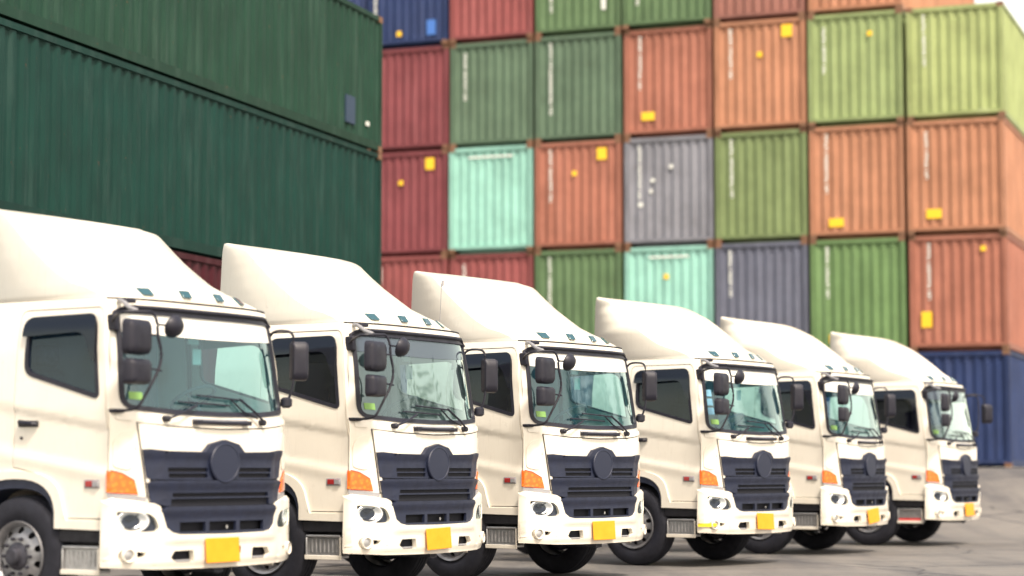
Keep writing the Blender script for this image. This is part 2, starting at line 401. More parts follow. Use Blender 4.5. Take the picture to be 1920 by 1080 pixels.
    o = [(gr_l(1.44), 1.448), (-.86, 1.452), (-.70, 1.436), (-.27, 1.430), (-.19, 1.50), (0.0, 1.54), (.19, 1.50), (.27, 1.430), (.70, 1.436), (.86, 1.452), (-gr_l(1.44), 1.448),
         (-gr_l(1.22), 1.205), (.83, 1.195), (.70, 1.190), (.20, 1.185), (-.20, 1.185), (-.70, 1.190), (-.83, 1.195), (gr_l(1.22), 1.205)]
    sl1 = lambda a, b, z0, z1: [(a, z0), (b, z0), (b, z1), (a, z1)]
    holes = [sl1(-.69, -.21, 1.255, 1.292), sl1(-.68, -.21, 1.205, 1.243), sl1(.21, .69, 1.255, 1.292), sl1(.21, .68, 1.205, 1.243)]
    bm = bmesh.new(); 
    def gmap(off, zr):
        fm = frontmap(off)
        def f(x, z, d):
            # raised upper lip bevelled like the photo: bulges forward at the top edge
            k = .022 * sstep(zr - .10, zr - .02, z) if d == 0 else 0
            kx = .02 * sstep(.72, .80, abs(x)) if d == 0 else 0
            p = fm(x, z, d); p.y -= k - kx; return p
        return f
    sheet(bm, o, holes, gmap(.040, 1.45), .05, .03, .022)
    G = mk('grille', bm, PLASTIC, T, bevel=.006)
    mk('grille_backing', Gb, VOID, G)
    o2 = [(-.885, 1.178), (-.80, 1.19), (.80, 1.19), (.885, 1.178), (.845, 1.01), (.66, .99), (.66, 1.035), (-.66, 1.035), (-.66, .99), (-.845, 1.01)]
    bm = bmesh.new(); sheet(bm, [(-.885, 1.165), (-.80, 1.182), (.80, 1.182), (.885, 1.165), (.845, .995), (.70, .965), (.655, .97), (.655, 1.025), (-.655, 1.025), (-.655, .97), (-.70, .965), (-.845, .995)],
                            [sl1(-.64, .64, 1.040, 1.075)], gmap(.044, 1.185), .05, .03, .028)
    mk('grille_lower_blade', bm, PLASTIC, G, bevel=.006)
    bm = bmesh.new(); lathe(bm, [(.02, .178), (-.020, .178), (-.027, .172), (-.028, .160), (-.024, .156), (-.025, .12), (-.026, .0)], 48, (0, .055, 1.335), 'y')
    bmesh.ops.scale(bm, vec=(1.12, 1, 1.0), verts=bm.verts)
    em = mk('emblem', bm, EMBLEM, G, angle=30)
    # silver strip and dark gap over the bumper, turn signals
    for s in (-1, 1):
        bm = bmesh.new(); o = [(s * 1.18, 1.035), (s * .88, .995), (s * .88, 1.045), (s * 1.18, 1.075)]
        sheet(bm, o, [], wrapmap(.010), .05, .06, .02); mk('lamp_trim', bm, GREYPL, T)
        LP = [(1.192, 1.262), (1.165, 1.265), (1.09, 1.245), (.99, 1.185), (.955, 1.07), (1.165, 1.085), (1.192, 1.09)]
        LPs = [(s * a, b) for a, b in LP]
        bm = bmesh.new(); sheet(bm, LPs, [], wrapmap(.012), .03, .03, .02); L = mk('turn_signal', bm, ORANGE, T, bevel=.006)
        bm = bmesh.new(); sheet(bm, inset(LPs, -.010), [], wrapmap(.003), .04, .04, .01); mk('signal_gasket', bm, REDM, L)
    # ---- bumper
    bo = [(-1.205, 1.02), (-1.175, 1.035), (-1.15, 1.035), (-.83, .99), (-.775, .965), (-.755, .91), (-.715, .78), (-.66, .74), (-.57, .722), (0, .715), (.57, .722), (.66, .74), (.715, .78), (.755, .91), (.775, .965), (.83, .99), (1.15, 1.035), (1.175, 1.035), (1.205, 1.02),
          (1.215, .50), (1.195, .455), (.83, .432), (0, .420), (-.83, .432), (-1.195, .455), (-1.215, .50)]
    HL = [(-1.13, .925), (-1.02, .92), (-.865, .90), (-.815, .86), (-.785, .79), (-.80, .755), (-.90, .750), (-1.06, .765), (-1.105, .81)]
    HL_R = rounded(HL, .02, 3)
    FG = [(1.05 + .062 * math.cos(t), .555 + .058 * math.sin(t)) for t in [2 * math.pi * k / 20 for k in range(20)]]
    FR = [(.975, .585), (.90, .575), (.915, .545), (.97, .535)]
    LS = rounded([(.66, .525), (.62, .582), (.40, .585), (.385, .485), (.60, .485)], .012, 3)
    def mir(P, s): return [(s * a, b) for a, b in P]
    HLn = [(-a, b) for a, b in HL_R]
    holes = [HL_R, HLn] + [mir(FG, s) for s in (-1, 1)] + [mir(FR, s) for s in (-1, 1)] + [mir(LS, s) for s in (-1, 1)]
    def bmap(u, z, d):
        p = wrapmap(.055)(u, z, d)
        # crease: upper band of the bumper sits forward of the skirt, lower lip tucks in
        k = .018 * sstep(.62, .68, z) * (1 - sstep(.66, .80, abs(u))) if d == 0 else 0
        k2 = .015 * sstep(.50, .43, z)
        k3 = .012 * (1 - sstep(.0, .03, abs(abs(u) - .80 - .15 * (z - .43)))) if d == 0 and z < .72 else 0
        p.y += -k + k2 + k3
        if d == 0: p.y += .03 * sstep(1.0, 1.035, z) 
        return p
    bm = bmesh.new(); sheet(bm, bo, holes, bmap, .04, .025, .05); B = mk('bumper', bm, PAINT, T, bevel=.007)
    bm = bmesh.new(); sheet(bm, [(-1.19, .99), (-.6, .90), (.6, .90), (1.19, .99), (1.19, .50), (.8, .48), (-.8, .48), (-1.19, .50)], [], wrapmap(-.015), .08, .1, .02); mk('bumper_backing', bm, VOID, B)
    bi = [(-.775, .93), (-.70, .962), (-.5, .958), (.5, .958), (.70, .962), (.775, .93), (.705, .77), (.65, .735), (.56, .718), (-.56, .718), (-.65, .735), (-.705, .77)]
    bm = bmesh.new(); sheet(bm, bi, [sl1(-.56, -.24, .742, .825), sl1(-.19, .17, .742, .825), sl1(.22, .56, .742, .825)], gmap(.050, .95), .04, .025, .03)
    mk('bumper_grille', bm, PLASTIC, B, bevel=.006)
    bm = bmesh.new()
    lathe(bm, [(-.0, .012), (-.045, .016)], 12, (.04, .09, .775), 'y', True); mk('tow_pin', bm, CHROMER, B)
    for s in (-1, 1):
        bm = bmesh.new(); P = mir(HL_R, -s)
        sheet(bm, inset(P, -.01), [], wrapmap(.015), .05, .05, .01); H = mk('headlight', bm, PLASTIC, B)
        cx = s * 1.005; cy = yf(1.005, .84)
        n = Vector((s * .55, -1, 0)).normalized()
        q = n.to_track_quat('Z', 'Y').to_matrix().to_4x4(); q.translation = Vector((cx, cy, .84)) + n * .008
        bm = bmesh.new(); lathe(bm, [(.036, .108), (.040, .102), (.016, .082), (-.004, .05), (-.010, .022), (-.011, .0)], 28, axis='z')
        # facets inside the reflector
        bmesh.ops.transform(bm, matrix=q @ Matrix.Diagonal((1.36, .86, 1, 1)), verts=bm.verts); HR = mk('headlight_reflector', bm, CHROME, H)
        bm = bmesh.new(); tube(bm, smooth_path([(-.07, .035, .030), (-.02, .012, .02), (.03, .045, .02), (.06, .06, .03)], 4), .006, 6); tube(bm, smooth_path([(-.07, -.05, .03), (0, -.065, .026), (.07, -.045, .03)], 4), .007, 6)
        bmesh.ops.transform(bm, matrix=q, verts=bm.verts); mk('reflector_shade', bm, BLACK, HR)
        bm = bmesh.new(); sheet(bm, inset(P, .004), [], wrapmap(.050), .05, .05, .004); mk('headlight_lens', bm, LENS, H)
        n = Vector((s * .35, -1, 0)).normalized(); q = n.to_track_quat('Z', 'Y').to_matrix().to_4x4(); q.translation = Vector((s * 1.05, yf(1.05, .55), .555)) + n * .03
        bm = bmesh.new(); lathe(bm, [(-.03, .062), (.045, .062), (.052, .054), (.045, .046), (.01, .040), (.0, .0)], 24, axis='z'); bmesh.ops.transform(bm, matrix=q, verts=bm.verts)
        FO = mk('fog_lamp', bm, PAINT, B)
        bm = bmesh.new(); lathe(bm, [(.034, .045), (.040, .03), (.042, .0)], 24, axis='z'); bmesh.ops.transform(bm, matrix=q, verts=bm.verts); mk('fog_lens', bm, GALV, FO)
        if v.get('yfog') and s < 0:
            bm = bmesh.new(); sheet(bm, rounded([(-1.19, .575), (-1.10, .58), (-1.02, .575), (-1.03, .535), (-1.10, .53), (-1.19, .535)], .015, 3), [], wrapmap(.075), .04, .05, .015); mk('fog_cover', bm, YELLOWF, FO)
        # shutters inside the lower slots
        bm = bmesh.new(); box(bm, *(sorted((s * .40, s * .60))), .08, .10, .49, .505); mk('slot_insert', bm, GREYPL, B)
    pz, px = v.get('plate', (.575, -.05))
    bm = bmesh.new(); box(bm, -.225, .225, 0, .008, -.108, .108); PL = mk('number_plate', bm, PLATE, B, bevel=.004)
    PL.location = (px, .008, pz); PL.rotation_euler = (R(-4), R(v.get('ptilt', 0)), 0)
    bm = bmesh.new(); box(bm, -.20, .20, .018, .07, pz - .03, pz + .03); mk('plate_bracket', bm, BLACK, B)
    # ---- roof fairing
    rings = [(2.752, 0.325, 1.066, 0.2), (2.8, 0.345, 1.065, 0.26), (2.855, 0.385, 1.062, 0.36), (2.9, 0.45, 1.058, 0.45), (2.95, 0.52, 1.055, 0.52), (3.0, 0.575, 1.053, 0.56), (3.1, 0.69, 1.047, 0.6), (3.27, 0.91, 1.037, 0.62), (3.38, 1.08, 1.03, 0.58), (3.48, 1.29, 1.024, 0.48), (3.535, 1.43, 1.018, 0.4), (3.565, 1.54, 1.013, 0.33), (3.59, 1.7, 1.008, 0.24), (3.615, 1.87, 1.0, 0.13), (3.638, 2.03, 0.98, 0.02)]
    if v.get('crisp'): rings = [(2.752, 0.325, 1.066, 0.2), (2.8, 0.345, 1.065, 0.26), (2.855, 0.385, 1.062, 0.36), (2.9, 0.47, 1.058, 0.44), (3.0, 0.7, 1.053, 0.4), (3.1, 0.86, 1.047, 0.38), (3.25, 1.1, 1.038, 0.34), (3.38, 1.29, 1.03, 0.3), (3.48, 1.44, 1.024, 0.26), (3.535, 1.52, 1.018, 0.24), (3.56, 1.58, 1.014, 0.22), (3.578, 1.67, 1.01, 0.18), (3.605, 1.82, 1.002, 0.12), (3.63, 1.96, 0.992, 0.05), (3.638, 2.03, 0.975, 0.02)]
    bm = bmesh.new(); prev = None; NN = 28; FE_ = .40
    for z, y0, h_, c in rings:
        pts = []
        for k in range(NN + 1):
            t = k / NN * 2 - 1; th_ = t * math.pi / 2
            # superellipse front
            X = math.sin(th_) * h_; Y = y0 + c * abs(math.sin(th_)) ** 2.3
            pts.append((X, min(Y, 2.06)))
        ring = [bm.verts.new((-h_, 2.08, z))] + [bm.verts.new((X, Y, z)) for X, Y in pts] + [bm.verts.new((h_, 2.08, z))]
        if prev:
            for k in range(len(ring) - 1): bm.faces.new((prev[k], prev[k + 1], ring[k + 1], ring[k]))
        prev = ring
    bm.faces.new(prev)
    bmesh.ops.recalc_face_normals(bm, faces=bm.faces)
    lo = [v_ for v_ in bm.verts if abs(v_.co.z - 2.752) < 1e-5]
    fr = mk('roof_fairing', bm, PAINT, T, angle=50)
    so_ = fr.modifiers.new('thick', 'SOLIDIFY'); so_.thickness = .012; so_.offset = -1
    # seam gasket under the fairing
    bm = bmesh.new()
    for z0, z1, dx in ((2.736, 2.754, .0),):
        def con(dd): return [(-1.062 + dd, 2.06)] + [(x * (1.062 - dd) / 1.062, yf(x, 2.74) + dd) for x in [i * .1062 - 1.062 for i in range(21)]] + [(1.062 - dd, 2.06)]
        A = con(-.002); P0 = [bm.verts.new((x, y, z0)) for x, y in A]; P1 = [bm.verts.new((x, y, z1)) for x, y in A]
        for k in range(len(A) - 1): bm.faces.new((P0[k], P0[k + 1], P1[k + 1], P1[k]))
    mk('fairing_gasket', bm, SEAM, fr)
    # shelf closing cab top to fairing foot
    bm = bmesh.new(); A = con(.0); B2 = [(x * .99, y + .22) for x, y in A]
    P0 = [bm.verts.new((x, y, 2.754)) for x, y in A]; P1 = [bm.verts.new((x, min(y, 2.05), 2.757)) for x, y in B2]
    for k in range(len(A) - 1): bm.faces.new((P0[k], P1[k], P1[k + 1], P0[k + 1]))
    bmesh.ops.recalc_face_normals(bm, faces=bm.faces); mk('roof_ledge', bm, PAINT, fr)
    def fsy(x, z):
        for (z0, a0, h0, c0_), (z1, a1, h1, c1_) in zip(rings, rings[1:]):
            if z0 <= z <= z1:
                f_ = (z - z0) / (z1 - z0); y0 = a0 + (a1 - a0) * f_; h_ = h0 + (h1 - h0) * f_; c = c0_ + (c1_ - c0_) * f_; break
        return y0 + c * (abs(x) / h_) ** 2.3
    for i, x in enumerate((-.62, -.19, .27, .66)):
        bm = bmesh.new(); z0, z1 = 2.792, 2.862
        P = [(x - .060, z0), (x + .052, z0), (x + .060, z1), (x - .052, z1)]
        A_ = [bm.verts.new((a, fsy(a, b) - .032, b)) for a, b in P]; B_ = [bm.verts.new((a, fsy(a, b) + .02, b)) for a, b in P]
        bm.faces.new(A_[::-1]); bm.faces.new(B_)
        for k in range(4): bm.faces.new((A_[k], A_[(k + 1) % 4], B_[(k + 1) % 4], B_[k]))
        bmesh.ops.recalc_face_normals(bm, faces=bm.faces)
        mk('roof_lamp', bm, TEALL, fr, bevel=.008)
    if v.get('seamline'):
        bm = bmesh.new(); box(bm, -1.075, -1.02, 1.63, 1.637, 2.80, 3.50)
        for vv in bm.verts:
            t = (vv.co.z - 2.8) / .7; vv.co.x = (-1.069 + t * .046) if vv.co.x < -1.05 else -1.03 + t * .05
        mk('fairing_joint', bm, GREYPL, fr)
    # ---- near side mirrors
    A = empty('mirror_set'); A.parent = T
    bm = bmesh.new()
    tube(bm, smooth_path([(-1.07, .42, 2.50), (-1.12, .34, 2.56), (-1.25, .12, 2.595), (-1.10, .02, 2.605), (-1.02, .0, 2.60), (-.985, -.02, 2.53), (-.975, -.03, 2.40), (-.94, -.035, 2.26), (-.965, -.03, 2.12), (-1.07, .02, 1.90), (-1.12, .06, 1.80), (-1.13, .18, 1.775), (-1.14, .32, 1.775)], 5), .013, 8)
    bpy.data.objects.remove(A)
    arm = mk('mirror_arm', bm, BLACK, T)
    bm = bmesh.new(); box(bm, -1.10, -1.045, .34, .44, 2.46, 2.60); mk('mirror_bracket', bm, BLACK, arm, bevel=.01)
    bm = bmesh.new(); box(bm, -1.17, -1.05, .26, .36, 1.755, 1.79); mk('mirror_bracket', bm, BLACK, arm, bevel=.01)
    bm = bmesh.new(); tube(bm, [(-1.10, .10, 2.615), (-1.06, .22, 2.65), (-1.02, .34, 2.715), (-.98, .42, 2.725)], .022, 6)
    mk('mirror_strut', bm, GREYPL, arm, bevel=.006)
    bm = bmesh.new(); box(bm, -1.03, -.90, .29, .34, 2.70, 2.735); mk('strut_clamp', bm, BLACK, arm, bevel=.008)
    def mirror(name, c, w_, h_, dep=.085, rot=0):
        bm = bmesh.new()
        q = rounded([(-w_, -h_), (w_, -h_), (w_, h_), (-w_, h_)], min(w_, h_) * .42, 5)
        rr = []
        for yy, sc in ((-dep, .55), (-dep * .9, .80), (-dep * .6, .95), (0, 1.0), (.02, 1.0), (.024, .96)):
            rr.append([bm.verts.new((a * sc, yy, b * sc)) for a, b in q])
        bm.faces.new(rr[0]); bm.faces.new(rr[-1][::-1])
        for a, b in zip(rr, rr[1:]):
            for k in range(len(q)): bm.faces.new((a[k], b[k], b[(k + 1) % len(q)], a[(k + 1) % len(q)]))
        bmesh.ops.recalc_face_normals(bm, faces=bm.faces)
        M = mk(name, bm, BLACK, T); M.location = c; M.rotation_euler = (0, 0, R(rot))
        bm = bmesh.new(); sheet(bm, inset(q, .012), [], lambda x, z, d: Vector((x, .027 - d, z)), None, None, .004); g_ = mk('mirror_glass', bm, MIRG, M)
        return M
    mirror('wing_mirror', (-1.225, .0, 2.385), .165, .15, rot=8)
    mirror('wide_angle_mirror', (-1.215, .0, 2.095), .155, .108, rot=8)
    bm = bmesh.new(); tube(bm, [(-.98, -.03, 2.50), (-.85, -.03, 2.50)], .010, 6); tube(bm, [(-1.08, 0, 2.13), (-.93, -.035, 2.11)], .010, 6); tube(bm, [(-1.08, 0, 2.41), (-.965, -.03, 2.41)], .010, 6); mk('mirror_clamp', bm, BLACK, arm)
    bm = bmesh.new(); lathe(bm, [(-.075, .0), (-.072, .05), (-.055, .095), (-.02, .13), (0.0, .138), (.012, .134), (.014, 0)], 28, axis='y')
    M = mk('round_mirror', bm, BLACK, T); M.location = (-.775, -.02, 2.495); M.rotation_euler = (R(18), 0, R(14)); M.scale = (.95, 1, .74)
    # ---- far side mirror
    bm = bmesh.new(); tube(bm, smooth_path([(1.07, .44, 2.48), (1.07, .38, 2.555), (1.085, .28, 2.572), (1.15, .22, 2.55), (1.16, .20, 2.44), (1.16, .20, 2.12), (1.14, .24, 1.94), (1.12, .32, 1.88)], 5), .012, 8); arm2 = mk('mirror_arm', bm, BLACK, T)
    if v.get('farmirror'): mirror('wing_mirror', (1.50, .17, 2.26), .10, .17, rot=-32)
    else: mirror('wing_mirror', (1.235, .20, 2.29), .085, .185, rot=-34)
    bm = bmesh.new(); q = Vector((1.13, .26, 1.90)); lathe(bm, [(-.05, .03), (-.03, .055), (.03, .055), (.05, .03)], 14, q, 'z', True); mk('spot_mirror', bm, BLACK, arm2)
    if v.get('farmirror'):
        bm = bmesh.new(); tube(bm, smooth_path([(1.07, .40, 2.58), (1.25, .30, 2.60), (1.42, .22, 2.57), (1.47, .20, 2.50), (1.48, .2, 2.2)], 5), .012, 8); mk('mirror_arm', bm, BLACK, T)
    # ---- wipers
    def wy(x, z, o=.045): 
        p = frontmap(o)(x, z, 0); return tuple(p)
    for pv, tip, b0, b1 in (((-.70, 1.712), (-.33, 1.835), (-.52, 1.862), (.15, 1.842)), ((.57, 1.70), (.26, 1.905), (-.28, 1.925), (.34, 1.895))):
        bm = bmesh.new()
        tube(bm, [wy(*pv, .05), wy((pv[0] * .6 + tip[0] * .4), (pv[1] * .6 + tip[1] * .4), .07), wy(*tip, .05)], .011, 6)
        lathe(bm, [(-.06, .02), (-.05, .028), (.03, .028)], 12, Vector(wy(*pv, .0)), 'y', True)
        wp = mk('wiper', bm, BLACK, T)
        bm = bmesh.new(); n_ = 8
        tube(bm, [wy(b0[0] + (b1[0] - b0[0]) * k / n_, b0[1] + (b1[1] - b0[1]) * k / n_, .018 + .018 * math.sin(math.pi * k / n_)) for k in range(n_ + 1)], .009, 6); mk('wiper_blade', bm, BLACK, wp)
    bm = bmesh.new(); tube(bm, [wy(.50, 1.735, .03), wy(.30, 1.80, .03), wy(.16, 1.90, .03)], .008, 6); mk('wiper_link', bm, BLACK, T)
    # ---- interior
    IN = LINING
    bm = bmesh.new(); sheet(bm, [(-1.10, 1.3), (1.10, 1.3), (1.05, 2.70), (-1.05, 2.70)], [], lambda x, z, d: Vector((x, 1.80 - d * 0, z)), None, None, 0)
    sheet(bm, [(-1.04, .56), (1.04, .56), (1.04, 1.80), (-1.04, 1.80)], [], lambda x, y, d: Vector((x, y, 2.69)), None, None, 0); lin = mk('cabin_lining', bm, IN, T, smooth=False)
    bm = bmesh.new(); prof = [(.36, 1.74), (.62, 1.79), (.74, 1.76), (.78, 1.62), (.74, 1.30), (.42, 1.30)]
    a = [bm.verts.new((-1.05, y + .0, z)) for y, z in prof]; b = [bm.verts.new((1.05, y, z)) for y, z in prof]
    for k in range(len(prof)): bm.faces.new((a[k], a[(k + 1) % 6], b[(k + 1) % 6], b[k]))
    bm.faces.new(a[::-1]); bm.faces.new(b); bmesh.ops.recalc_face_normals(bm, faces=bm.faces)
    mk('dashboard', bm, v.get('dash', DASH), T, bevel=.03)
    for x0 in (-.62, .52):
        bm = bmesh.new(); box(bm, x0 - .25, x0 + .25, 1.05, 1.50, 1.45, 1.60); st = mk('seat', bm, SEATM, T, bevel=.05, seg=3)
        bm = bmesh.new(); box(bm, x0 - .24, x0 + .24, 1.45, 1.60, 1.55, 2.18)
        for vv in bm.verts:
            if vv.co.z > 2: vv.co.y += .12; vv.co.x = x0 + (vv.co.x - x0) * .85
        mk('backrest', bm, SEATM, st, bevel=.05, seg=3)
        bm = bmesh.new(); box(bm, x0 - .13, x0 + .13, 1.56, 1.66, 2.20, 2.40); mk('headrest', bm, SEATM, st, bevel=.04, seg=3)
    bm = bmesh.new(); N_ = 32; c0 = Vector((.50, .86, 1.93)); nrm = Vector((0, .62, 1)).normalized(); u_ = Vector((1, 0, 0)); w_ = nrm.cross(u_)
    tube(bm, [c0 + .215 * (math.cos(2 * math.pi * k / N_) * u_ + math.sin(2 * math.pi * k / N_) * w_) for k in range(N_ + 1)], .017, 8)
    for an in (90, 205, 335): tube(bm, [c0 - nrm * .03, c0 + .21 * (math.cos(R(an)) * u_ + math.sin(R(an)) * w_)], .014, 6)
    tube(bm, [c0 - nrm * .02, c0 - nrm * .35], .03, 8); mk('steering_wheel', bm, DASH, T)
    if v.get('papers', True):
        bm = bmesh.new(); box(bm, .02, .16, .50, .51, 2.40, 2.56); box(bm, .07, .18, .49, .50, 2.22, 2.36); mk('visor_paper', bm, PAPER, lin)
    if v.get('reddot'):
        bm = bmesh.new(); lathe(bm, [(.53, .0), (.53, .05), (.57, .05)], 16, (.55, 0, 2.03), 'y'); mk('red_ornament', bm, REDP, lin)
    # ---- fenders, sills, steps
    for s in (-1, 1):
        def arch(off_w, top_, zb, cy=1.40, hwf=.60):
            out = []
            for k in range(19):
                t = math.pi * k / 18; cx_, sx_ = math.cos(t), math.sin(t)
                out.append((cy - hwf * math.copysign(abs(cx_) ** .8, cx_) - 0, zb + (top_ - zb) * abs(sx_) ** .62))
            return out
        oa = arch(0, 1.262, .86, 1.40, .56); ia = arch(0, 1.195, .775, 1.40, .475); ib = arch(0, 1.115, .775, 1.40, .44)
        white = [(oa[0][0] - .46, .845)] + [(oa[0][0], .845)] + oa[1:-1] + [(oa[-1][0], .90), (ia[-1][0] + .12, .775)] + ia[::-1] + [(.40, .772)]
        white = [(.385, .845), (.80, .845)] + [p for p in oa[1:-1]] + [(1.97, .86), (1.97, .775), (1.88, .775)] + ia[::-1][1:-1] + [(.93, .775), (.385, .765)]
        bm = bmesh.new(); sheet(bm, white, [], lambda y, z, d, s=s: Vector((s * (1.19 - d), y, z)), .08, .08, .05)
        FE = mk('wheel_arch', bm, PAINT, T, bevel=.012)
        blk = [(ia[0][0], .775)] + ia[1:-1] + [(ia[-1][0], .775)] + ib[::-1]
        bm = bmesh.new(); sheet(bm, blk, [], lambda y, z, d, s=s: Vector((s * (1.172 - d), y, z)), .08, .08, .26); mk('arch_liner', bm, PLASTIC, FE)
        bm = bmesh.new(); box(bm, *sorted((s * 1.155, s * 1.0)), .40, .90, .66, .765); mk('sill_skirt', bm, CHASSIS, FE, bevel=.01)
        bm = bmesh.new(); box(bm, *sorted((s * 1.165, s * 1.0)), .44, .86, .605, .63); box(bm, *sorted((s * 1.165, s * 1.0)), .44, .86, .40, .43); box(bm, *sorted((s * 1.01, s * .99)), .44, .86, .43, .605)
        box(bm, *sorted((s * 1.165, s * 1.0)), .845, .865, .43, .605)
        ST = mk('cab_step', bm, GALV, T, bevel=.008)
        bm = bmesh.new(); box(bm, *sorted((s * 1.17, s * 1.15)), .43, .87, .385, .43); box(bm, *sorted((s * 1.17, s * 1.15)), .425, .445, .385, .61)
        mk('step_edge', bm, PAINT, ST, bevel=.006)
        bm = bmesh.new(); box(bm, *sorted((s * 1.14, s * 1.125)), .455, .84, .43, .60)
        for k in range(7): box(bm, *sorted((s * 1.15, s * 1.14)), .49 + k * .05, .505 + k * .05, .46, .585)
        mk('step_riser', bm, GALV, ST)
        if v.get('redstep') and s < 0:
            bm = bmesh.new(); box(bm, *sorted((s * 1.16, s * 1.15)), .46, .84, .43, .47); mk('red_tape', bm, REDP, ST)
    # ---- chassis
    bm = bmesh.new()
    for s in (-1, 1): box(bm, *sorted((s * .36, s * .44)), .45, 5.6, .72, .98)
    for y in (1.0, 2.3, 3.4, 4.4, 5.55): box(bm, -.36, .36, y - .05, y + .05, .76, .94)
    box(bm, -.95, .95, 1.33, 1.43, .46, .58); box(bm, -.9, .9, 4.55, 4.68, .45, .60); box(bm, -.34, .34, .6, 1.9, .55, 1.2)
    box(bm, -1.05, 1.05, .36, .9, .62, .80); box(bm, -.8, .8, 2.1, 2.3, .98, 1.15)
    CH = mk('chassis', bm, CHASSIS, T, smooth=False)
    bm = bmesh.new(); lathe(bm, [(2.5, .30), (2.52, .32), (3.5, .32), (3.52, .30)], 24, (-.85, 0, .70), 'y', True); mk('fuel_tank', bm, GALV, CH)
    bm = bmesh.new(); box(bm, -.06, .06, .10, .60, .38, .46); lathe(bm, [(0.0, .05), (.05, .05)], 14, (0, .1, .42), 'y', True); mk('tow_eye', bm, HUB, CH)
    bm = bmesh.new(); box(bm, -1.05, 1.05, 2.12, 2.16, .9, 1.1); mk('rear_rail', bm, CHASSIS, CH)
    # ---- wheels
    def wheel(xo, yc, s, outer_dish=True):
        Wl = []
        bm = bmesh.new(); w2 = .28
        pr = [(0, .300), (-.012, .315), (.006 + 0, .345), (.012, .40), (.004, .455), (-.012, .492), (-.035, .515), (-.06, .521)]
        full = pr + [(-w2 - a, r_) for a, r_ in reversed(pr)]
        full = [(s * a, r_) for a, r_ in full]
        lathe(bm, full, 64, axis='x')
        for gx in (-.09, -.14, -.19):           # tread grooves as raised ribs
            lathe(bm, [(s * (gx - .014), .519), (s * (gx - .012), .528), (s * (gx + .012), .528), (s * (gx + .014), .519)], 64, axis='x')
        bmesh.ops.recalc_face_normals(bm, faces=bm.faces)
        tmp = mk('tyre', bm, RUBBER, None, angle=30); Wl.append(tmp)
        bm = bmesh.new()
        # rim barrel and lip
        lathe(bm, [(s * -.05, .255), (s * -.012, .272), (s * .006, .286), (s * .012, .300), (s * -.004, .306), (s * -.02, .300), (s * -.26, .296)], 48, axis='x')
        ho = 10; q = [(.268 * math.cos(2 * math.pi * k / 60), .268 * math.sin(2 * math.pi * k / 60)) for k in range(60)]
        hl = []
        for j in range(ho):
            t = 2 * math.pi * (j + .5) / ho; hl.append([(.222 * math.cos(t) + .030 * math.cos(u2), .222 * math.sin(t) + .030 * math.sin(u2)) for u2 in [2 * math.pi * k / 12 for k in range(12)]])
        hc = [(.115 * math.cos(2 * math.pi * k / 32), .115 * math.sin(2 * math.pi * k / 32)) for k in range(32)]
        def disc(y, z, d, s=s):
            r_ = math.hypot(y, z); a = -.055 + (.055 * sstep(.26, .16, r_)) - d
            if not outer_dish: a = -.12 - .04 * sstep(.26, .16, r_) - d
            return Vector((s * a, y, z))
        sheet(bm, q, hl + [hc], disc, .05, .05, .008)
        bmesh.ops.recalc_face_normals(bm, faces=bm.faces)
        Wl.append(mk('rim', bm, STEEL, None))
        bm = bmesh.new(); o_ = 0 if outer_dish else -.12
        lathe(bm, [(s * (o_ - .02), .125), (s * (o_ + .01), .12), (s * (o_ + .03), .085), (s * (o_ + .075), .075), (s * (o_ + .085), .06), (s * (o_ + .085), 0)], 28, axis='x')
        for k in range(10):
            t = 2 * math.pi * k / 10; lathe(bm, [(s * (o_ - .005), .016), (s * (o_ + .03), .014), (s * (o_ + .032), 0)], 8, (0, .155 * math.cos(t), .155 * math.sin(t)), 'x')
        lathe(bm, [(s * (o_ - .2), .24), (s * (o_ - .13), .24), (s * (o_ - .13), .10)], 24, axis='x')
        bmesh.ops.recalc_face_normals(bm, faces=bm.faces)
        Wl.append(mk('hub', bm, HUB, None, angle=30))
        e = empty('wheel', (s * xo, yc, .528)); e.parent = T
        # the tyre is the wheel's own mesh; rim and hub are its sub-parts
        bpy.data.objects.remove(e)
        ty = Wl[0]; ty.name = 'wheel'; ty.parent = T; ty.location = (s * xo, yc, .528)
        for o in Wl[1:]: o.parent = ty
        return ty
    wheel(1.165, 1.38, -1); wheel(1.165, 1.38, 1)
    wheel(1.20, 4.6, -1, False); wheel(1.20, 4.6, 1, False)
    return T

def copy_tree(o, parent=None):
    c = o.copy(); COL.objects.link(c)
    if parent: c.parent = parent
    for ch in o.children: copy_tree(ch, c)
    return c

TR = [(-2.498, 18.717, 32.41), (-.72, 21.79, 31.33), (1.091, 24.687, 36.89), (3.429, 28.576, 35.93), (5.531, 32.494, 31.18), (7.781, 36.131, 30.65)]
NOBAND = glass('tinted_sun_strip', (.25, .30, .34), 1.6, .02, .55, (.10, .12, .17))
VAR = [dict(label='nearest white lorry, cut off by the left frame edge', plate=(.575, -.05), crisp=True),
       dict(label='second white lorry from the left, its windscreen lacking a white sun strip', wsg=WSG2, band=NOBAND, sideg=DARKG, papers=True, ptilt=-1.5, plate=(.575, -.03), crisp=True),
       dict(label='third white lorry from the left, thin vertical joint on its roof fairing', sideg=DARKG, seamline=True, crisp=True, plate=(.575, -.02)),
       dict(label='white lorry with blue reflection painted on dashboard and a yellow cover on its fog lamp', sideg=DARKG, dash=DASHB, bluest=True, yfog=True, ptilt=2, plate=(.585, -.02)),
       dict(label='white lorry with crooked plate, next to the farthest lorry', sideg=DARKG, ptilt=-5, plate=(.575, .02)),
       dict(label='farthest white lorry, red strip on its step, beside the dark blue container', sideg=DARKG, wsg=WSG2, band=NOBAND, redstep=True, farmirror=True, reddot=True, plate=(.60, .03))]
